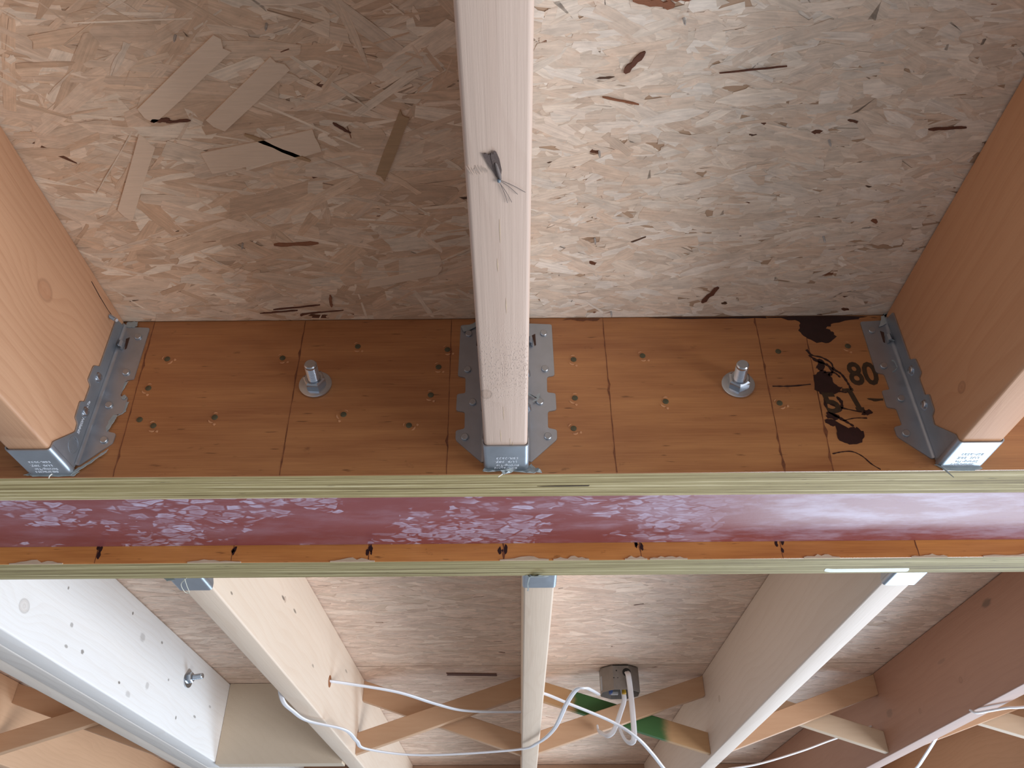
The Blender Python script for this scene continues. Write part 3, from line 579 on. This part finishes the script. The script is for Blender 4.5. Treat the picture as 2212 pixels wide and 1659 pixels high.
for h, pts in ((hC, [(-.0035, -.0025, -.186), (-.004, -.0045, -.1885), (-.007, -.0040, -.1905), (-.0065, -.0052, -.1925)]), (hL, [(.003, -.003, -.1835), (.0035, -.0050, -.1845), (.0025, -.0055, -.187), (.0028, -.0058, -.1895)]), (hR, [(-.0215, -.003, -.181), (-.0185, -.006, -.186), (-.0155, -.007, -.192), (-.0125, -.007, -.1965)])):
    z0 = -h.location.z; m = MB(); path = spline([(x, y, z+z0) for x, y, z in pts], 5); n = len(path)
    w0 = .0022 if h is hR else .0007
    for i in range(n-1):
        w, w2 = w0*(1-i/n)+.0002, w0*(1-(i+1)/n)+.0002; a, b = path[i], path[i+1]
        m.add([a+Vector((-w, 0, 0)), a+Vector((w, .0003, 0)), b+Vector((w2, .0003, 0)), b+Vector((-w2, 0, 0)), a+Vector((0, -.0006, 0)), b+Vector((0, -.0006, 0))], [(0, 1, 2, 3), (0, 4, 5, 3), (4, 1, 2, 5)])
    m.build('film_tail', FILM if h is hR else simple('white_thread', (.7, .68, .62), .6), h)
# curl of film / shaving on the right hanger, white triangle peel near the nails of the centre hanger
for h, c, rad, a0, a1 in ((hR, (-.0250, -.0035, -.046), .0095, 95, -40), (hR, (-.0330, -.0030, -.068), .007, 60, -80)):
    z0 = -h.location.z; path = [Vector((c[0]+rad*math.cos(R(a0+(a1-a0)*k/12)), c[1]-.001*math.sin(k), c[2]+z0+rad*math.sin(R(a0+(a1-a0)*k/12)))) for k in range(13)]
    sweep(MB(), path, [(-.0002, -.001), (.0002, -.001), (.0002, .001), (-.0002, .001)], (0, 1, .2)).build('steel_curl', FILM, h)
film(hC, [(20, -96), (27, -103), (33, -98), (31, -107), (25, -109), (30, -104), (22, -101)], -.0040)
# far hangers
YF = Y2+TV+.0006
for xc, lab, xs in ((-.3814, 'far left joist hanger with a thin looped thread hanging over it', 1), (.036, 'far centre joist hanger, small steel strap with a torn grey film curl', 0), (.4719, 'far right joist hanger, small strap shining bright white', 2)):
    h, Z = hanger(xc, YF, lab, None, True)
    z0 = -h.location.z
    if xs == 1:
        path = spline([(-.006, .002, -.186+z0), (.004, -.010, -.1885+z0), (.0075, -.033, -.189+z0), (.003, -.036, -.189+z0), (-.001, -.015, -.1885+z0), (-.004, .002, -.187+z0)], 6)
        sweep(MB(), path, [(.0004*math.cos(R(a)), .0004*math.sin(R(a))) for a in range(0, 360, 60)]).build('thread', simple('pale_thread', (.66, .66, .55), .6), h)
        film(h, [(15, -180), (21, -178), (25, -182), (18, -188), (8, -187)], -.002)
    if xs == 0:
        film(h, [(-14, -180), (-4, -184), (8, -181), (20, -180), (21, -185), (9, -188), (5, -187), (-2, -186)], -.001, curl=-.3)
        path = spline([(.010, -.001, -.186+z0), (.004, .006, -.189+z0), (-.004, .010, -.1905+z0), (-.008, .006, -.189+z0)], 5)
        sweep(MB(), path, [(-.0022, -.0003), (.0022, -.0003), (.0022, .0003), (-.0022, .0003)]).build('film_curl', FILM, h)
        path = spline([(.012, -.002, -.186+z0), (.014, -.020, -.1875+z0), (.0135, -.036, -.188+z0), (.014, -.044, -.187+z0)], 5)
        sweep(MB(), path, [(-.0008, -.0003), (.0008, -.0003), (.0008, .0003), (-.0008, .0003)]).build('film_tail', FILM, h)

# ------------------------------------------------------------------ through bolts
def bolt(loc, axis, label, L=.033, wr=.0160, rot=0):
    o = thing('through_bolt', loc, label, 'bolt', 'zinc plated bolts with washers')
    ax = Vector(axis)
    MB().tube((0, 0, 0), ax, [(wr-.0012, .0002), (wr, .0004), (wr, .0019), (wr-.0006, .0022)], 48).build('washer', ZINC, o, True)
    u = ax.orthogonal().normalized(); w = ax.cross(u); m = MB(); rh = .0110
    def hexring(t, r, n=6, off=rot): return [ax*t+(u*math.cos(R(off+60*k))+w*math.sin(R(off+60*k)))*r for k in range(6)]
    def circ(t, r, n=24): return [ax*t+(u*math.cos(R(rot+360*k/n))+w*math.sin(R(rot+360*k/n)))*r for k in range(n)]
    a, b = hexring(.0023, rh), hexring(.0108, rh); c = circ(.0122, .0086); d = circ(.0122, .0064); e = circ(.0100, .0062)
    vs = a+b+c+d+e; fs = [tuple(range(6))[::-1]] + [(k, (k+1) % 6, 6+(k+1) % 6, 6+k) for k in range(6)]
    for k in range(6):
        q = [12+(4*k+j) % 24 for j in range(5)]
        fs.append((6+k, 6+(k+1) % 6, q[4], q[3], q[2], q[1], q[0]))
    fs += [(12+k, 12+(k+1) % 24, 36+(k+1) % 24, 36+k) for k in range(24)] + [(36+k, 36+(k+1) % 24, 60+(k+1) % 24, 60+k) for k in range(24)]
    m.add(vs, fs).build('hex_nut', ZINC, o, True)
    prof = [(.0050, .0024)]; t = .0095
    while t < L-.004: prof += [(.0052, t), (.0061, t+.0006), (.0061, t+.00085), (.0052, t+.0014)]; t += .0016
    prof += [(.0060, L-.0035), (.0060, L-.0012), (.0050, L)]
    MB().tube((0, 0, 0), ax, prof, 28).build('threaded_rod', ZINC, o, True)
    return o
bolt((-.1887, -.0002, -.0839), Vector((.04, -1, .05)).normalized(), 'left through bolt with washer and hex nut on the near beam', rot=12)
bolt((.2283, -.0002, -.0882), Vector((-.07, -1, .04)).normalized(), 'right through bolt with washer and hex nut, near the stained stencil', rot=40)
bolt((-.6968, 1.1144, -.0611), (1, -.12, .1), 'small blue looking bolt through the side of the white spruce joist', .034, .020)
o = thing('wood_screw', (XL+.0192, -.029, -.017), 'screw tip poking out of the near left joist just above its hanger', 'screw')
prof = []; t = -.003
while t < .010: prof += [(.0013, t), (.0021, t+.0005), (.0013, t+.0010)]; t += .0014
MB().tube((0, 0, 0), (.75, -.15, -.55), prof+[(.0018, .0105), (.0016, .0122)], 14).build('threaded_shank', ZINC, o, True)

# ------------------------------------------------------------------ crossed bridging struts
def strut(a, b, wd, th, label, mat, group='crossed bridging struts between the far joists', cuts=()):
    a, b = Vector(a), Vector(b); ax = (b-a).normalized(); n = Vector((0, 1, 0)); w = n.cross(ax).normalized(); m = MB()
    h, t = wd/2, th/2; L = (b-a).length
    sec = [(-h+.001, -t), (h-.001, -t), (h, -t+.001), (h, t-.001), (h-.001, t), (-h+.001, t), (-h, t-.001), (-h, -t+.001)]
    vs = [Vector((ax.x*k*L, ax.y*k*L, ax.z*k*L))+w*p+n*q for k in (0, .25, .5, .75, 1) for p, q in sec]
    # cut both ends vertically to sit against the joist sides
    for i in (0, 4):
        for j in range(8):
            v = vs[i*8+j]; tgt = 0 if i == 0 else (b-a).x; vs[i*8+j] = v+ax*((tgt-v.x)/ax.x)
    m.add(vs, [(k*8+i, k*8+(i+1) % 8, (k+1)*8+(i+1) % 8, (k+1)*8+i) for k in range(4) for i in range(8)]+[tuple(range(8))[::-1], tuple(32+i for i in range(8))])
    o = m.build('bridging_strut', mat, None, False, a); return tag(o, label, 'strut', group)
def strutmat(name, a, b, green=None):
    m, nt, bs = new_mat(name); P = nd(nt, 'ShaderNodeTexCoord').outputs['Object']
    n = noise(nt, vmul(nt, P, (6, 60, 60)), 1.5, 4, .6); c = mixc(nt, n, a, b)
    if green:
        sx = nd(nt, 'ShaderNodeSeparateXYZ', {0: P}).outputs[0]; sx = M(nt, 'ADD', sx, M(nt, 'MULTIPLY', M(nt, 'SUBTRACT', noise(nt, P, 25, 3, .6), .5), .03))
        k = M(nt, 'MULTIPLY', smooth(nt, sx, green[0], green[0]+.02), M(nt, 'SUBTRACT', 1, smooth(nt, sx, green[1], green[1]+.03)))
        c = mixc(nt, k, c, (.045, .135, .035))
    put(nt, bs.inputs['Base Color'], c); bs.inputs['Roughness'].default_value = .6; bump(nt, bs, n, .0006, .4); return m
SM = strutmat('tan_strut', (.62, .40, .25), (.52, .30, .17)); SMP = strutmat('pale_strut', (.66, .52, .38), (.58, .42, .28)); SMG = strutmat('green_painted_strut', (.58, .36, .18), (.48, .27, .13), (.075, .285))
hi, lo = -.027, -.150
def pair(x0, x1, la, lb, ma, mb_, ya=1.366, yb=1.342):
    strut((x0, ya, hi), (x1, ya, lo), .044, .019, la, ma); strut((x0, yb, lo), (x1, yb, hi), .044, .019, lb, mb_)
pair(-.3619, .0165, 'strut falling to the right behind its pair, between far left and far centre joists', 'strut rising to the right, behind the drooping cable left of the far centre joist', SM, SM)
pair(.0555, .4524, 'strut with dark green paint, behind the metal junction box', 'strut rising to the right just below the metal junction box', SMG, SM)
pair(.4914, .8615, 'pale strut ending low against the dark brown joist', 'tan strut with bright lower edge right of the far right joist', SMP, SM)
pair(-1.2025, -.813, 'strut falling to the right in the bottom left bay', 'strut rising to the right in the bottom left corner', SM, SM)
pair(.9005, 1.2905, 'pale strut at the right edge beyond the dark joist, falling right', 'strut in the bottom right bay, rising right', SMP, SM)

# ------------------------------------------------------------------ junction box
BOX = simple('dull_box_steel', (.27, .25, .235), .5, .6, .25, 60, .0003); DARK = simple('box_inside', (.02, .02, .02), .8)
jb = thing('junction_box', (.2470, 1.290, -.001), 'grey octagonal metal junction box fixed to the deck, cables entering it', 'junction box')
def octa(r, k=.0): return [(r*math.cos(R(22.5+45*i)), r*math.sin(R(22.5+45*i))) for i in range(8)]
Ro = .0475; m = MB(); o8 = [(x, y) for x, y in octa(Ro)]; i8 = octa(Ro-.0016)
for i in range(8):
    j = (i+1) % 8; m.prism([o8[i], o8[j], i8[j], i8[i]], -.056, -.001, 'xy')
m.prism(o8, -.0026, -.001, 'xy'); m.build('box_body', BOX, jb)
for (x, z, r) in ((-.010, -.014, .0016), (-.017, -.030, .0014), (-.008, -.030, .0011), (.010, -.028, .0010)):
    MB().tube((x, -Ro*math.cos(R(22.5))+.0003, z), (0, -1, 0), [(r, 0), (r, .0005)], 12).build('punched_hole', DARK, jb)
MB().tube((.013, -Ro*math.cos(R(22.5))+.0003, -.018), (0, -1, 0), [(.0095, 0), (.0095, .0006)], 20).build('knockout', DARK, jb)
MB().box(-.0445, -.0405, -.020, -.006, -.052, -.020).build('ear', GALV, jb); MB().box(-.024, -.008, -.030, -.020, -.0625, -.0575).build('clamp_tab', GALV, jb)
MB().tube((.006, -.025, -.050), (0, 0, -1), [(.004, 0), (.0055, .010), (.004, .012)], 10).build('wire_connector', simple('yellow_plastic', (.55, .33, .03), .4), jb, True)
MB().tube((-.024, -.026, -.050), (0, 0, -1), [(.004, 0), (.0055, .010), (.004, .012)], 10).build('wire_connector', simple('blue_plastic', (.05, .09, .25), .4), jb, True)

# ------------------------------------------------------------------ cables
CAB = simple('white_cable_jacket', (.80, .80, .84), .38, 0, .04, 60)
def cable(pts, label, w=.0058, th=.0026, upv=(0, 0, 1), group='white electrical cables'):
    path = spline(pts, 9)
    sec = []
    for k in range(16):
        a = 2*math.pi*k/16; x = w*math.cos(a); y = th*math.sin(a)*(1.0 if abs(math.cos(a)) > .25 else .72); sec.append((x, y))
    o = sweep(MB(), path, sec, upv).build('electrical_cable', CAB, None, True); return tag(o, label, 'cable', group)
cable([(-.385, .985, -.1045), (-.366, .987, -.1035), (-.326, 1.024, -.1), (-.24, 1.087, -.1), (-.171, 1.184, -.1), (-.114, 1.245, -.1), (-.03, 1.262, -.1), (.02, 1.262, -.1)], 'white cable drooping from the hole in the far left joist to the centre joist')
cable([(-.41, .78, -.10), (-.409, .80, -.15), (-.404, .822, -.180), (-.396, .870, -.187), (-.384, .944, -.1875), (-.329, 1.015, -.188), (-.322, 1.116, -.188), (-.313, 1.199, -.188), (-.202, 1.267, -.188), (-.0, 1.219, -.188), (.05, 1.15, -.188), (.08, 1.02, -.188), (.095, .824, -.188), (.107, .738, -.187), (.1192, .7283, -.187), (.1275, .765, -.178), (.1363, .8391, -.16), (.1636, 1.0512, -.11), (.1883, 1.2122, -.075), (.194, 1.262, -.064)], 'long white cable looping under the far left and far centre joists to the box', .0042, .0021)
cable([(.03, 1.005, -.118), (.0647, 1.0305, -.12), (.1085, 1.0602, -.13), (.2041, 1.1333, -.15), (.2575, 1.1633, -.175), (.30, 1.25, -.19), (.3423, 1.3695, -.2), (.42, 1.6, -.21), (.5, 1.9, -.2)], 'straight white cable slanting past the junction box down to the bottom edge', .0052, .0024)
cable([(.2505, 1.270, -.048), (.2509, 1.27, -.0516), (.2522, 1.268, -.0741), (.2414, 1.268, -.1022), (.225, 1.27, -.1375), (.2107, 1.280, -.1481), (.200, 1.30, -.1385), (.194, 1.318, -.130), (.192, 1.322, -.118)], 'short white cable hooking from the box down to the strut', .0055, .0026, (0, 1, 0))
cable([(.2600, 1.262, -.014), (.2612, 1.245, -.0195), (.2622, 1.235, -.030), (.2651, 1.245, -.0579), (.2659, 1.245, -.1069), (.2649, 1.245, -.155), (.260, 1.252, -.168), (.250, 1.262, -.164), (.2408, 1.27, -.1457), (.235, 1.28, -.12)], 'white cable looping straight down from the upper hole of the box', .0062, .0028, (0, 1, 0))
cable([(.50, 1.42, -.195), (.5772, 1.42, -.1838), (.6809, 1.42, -.1572), (.7544, 1.42, -.1341), (.8236, 1.42, -.1138), (.87, 1.42, -.1)], 'thin white cable at lower right beneath the tan strut', .0048, .0022)
cable([(1.0, .83, -.19), (.919, .8747, -.188), (.898, .8877, -.186), (.8767, .9113, -.1855), (.862, .930, -.1845), (.8555, .938, -.178)], 'white cable wrapping under the dark joist at the right edge', .0048, .0022)
cable([(.92, 1.17, -.13), (.915, 1.2144, -.165), (.9305, 1.348, -.19), (.9581, 1.4506, -.19), (1.0028, 1.6507, -.19)], 'white cable end leaving the bottom edge beside the dark joist', .0048, .0022)
MB().tube((-.3620, .9858, -.1045), (1, 0, 0), [(.0115, -.001), (.0115, .0003)], 20).build('drilled_hole', simple('raw_drilled_wood', (.30, .11, .035), .8, 0, .4, 200), None)
hole = bpy.data.objects['drilled_hole']; fl = [o for o in bpy.data.objects if o.get('label', '').startswith('far left floor joist')][0]
hole.parent = fl; hole.location = (.3814, 0, 0)

# ------------------------------------------------------------------ moth
MB1 = simple('moth_wing_brown', (.12, .085, .075), .8, 0, .6, 900); MB2 = simple('moth_body', (.16, .13, .12), .7, 0, .4, 800); MB3 = simple('moth_grey_head', (.20, .25, .30), .5, 0, .2, 500)
zt = ZB-.0003
mo = thing('moth', (-.0010, -.3465, zt), 'small brown moth flattened on the underside of the near centre joist', 'moth')
def loc(p): return (p[0]+.0010, p[1]+.3465)
def wing(pts, z): MB().prism([loc(p) for p in pts], -.0002-z, -.0006-z, 'xy').build('wing', MB1, mo)
wing([(-.0006, -.3420), (-.0026, -.3500), (-.0040, -.3580), (-.0034, -.3606), (-.0026, -.3592), (-.0020, -.3616), (-.0008, -.3608), (.0008, -.3560), (.0020, -.3480), (.0012, -.3415)], .0002)
wing([(-.0010, -.3425), (-.0046, -.3500), (-.0080, -.3575), (-.0088, -.3600), (-.0076, -.3590), (-.0064, -.3598), (-.0052, -.3586), (-.0040, -.3592), (-.0026, -.3560), (-.0006, -.3460)], -.0001)
MB().tube((.0010-.0012, .0000-.006, -.0008), (.22, .98, 0), [(.0003, -.001), (.0009, .0005), (.0011, .004), (.0011, .0085), (.0007, .0112)], 12).build('body', MB2, mo, True)
MB().tube((.0010, .0048, -.0008), (.22, .98, 0), [(.0004, 0), (.0010, .0006), (.0011, .0016), (.0004, .0026)], 12).build('head', MB3, mo, True)
for a, b in (((.0012, .0070), (.0075+.001, -.324+.3465)), ((.0014, .0068), (.0050+.001, -.3235+.3465)), ((.0018, .0055), (.0155+.001, -.3315+.3465)), ((.0018, .0060), (.0110+.001, -.3300+.3465))):
    sweep(MB(), spline([(a[0], a[1], -.0006), ((a[0]+b[0])/2+.0004, (a[1]+b[1])/2-.0006, -.0009), (b[0], b[1], -.0005)], 5), [(-.00013, -.0001), (.00013, -.0001), (.00013, .0001), (-.00013, .0001)]).build('leg', MB2, mo)
for i in range(26):
    x = -.0030-.00052*i+rnd.uniform(-.0003, .0003); y = -.3475+.00012*i+rnd.uniform(-.0015, .0015); L = rnd.uniform(.003, .0085)*(1-.014*i); w = rnd.uniform(.0002, .0006)
    MB().prism([(x, y), (x-.2*L-w, y-L*.55), (x-.4*L, y-L), (x-.2*L+w, y-L*.45)], ZB-.00006-i*.000006, ZB+.0003, 'xy').build('dust_streak', simple('moth_dust', (.44, .34, .28), .8) if i == 0 else bpy.data.materials['moth_dust'], jc)
# room floor far below (bounces the daylight)
fl = MB().box(-5, 5, -5, 6, -2.6, -2.5).build('floor', simple('concrete_floor', (.42, .40, .37), .8, 0, .1, 3), None); tag(fl, 'bare concrete floor below the joists', None, None, 'structure')
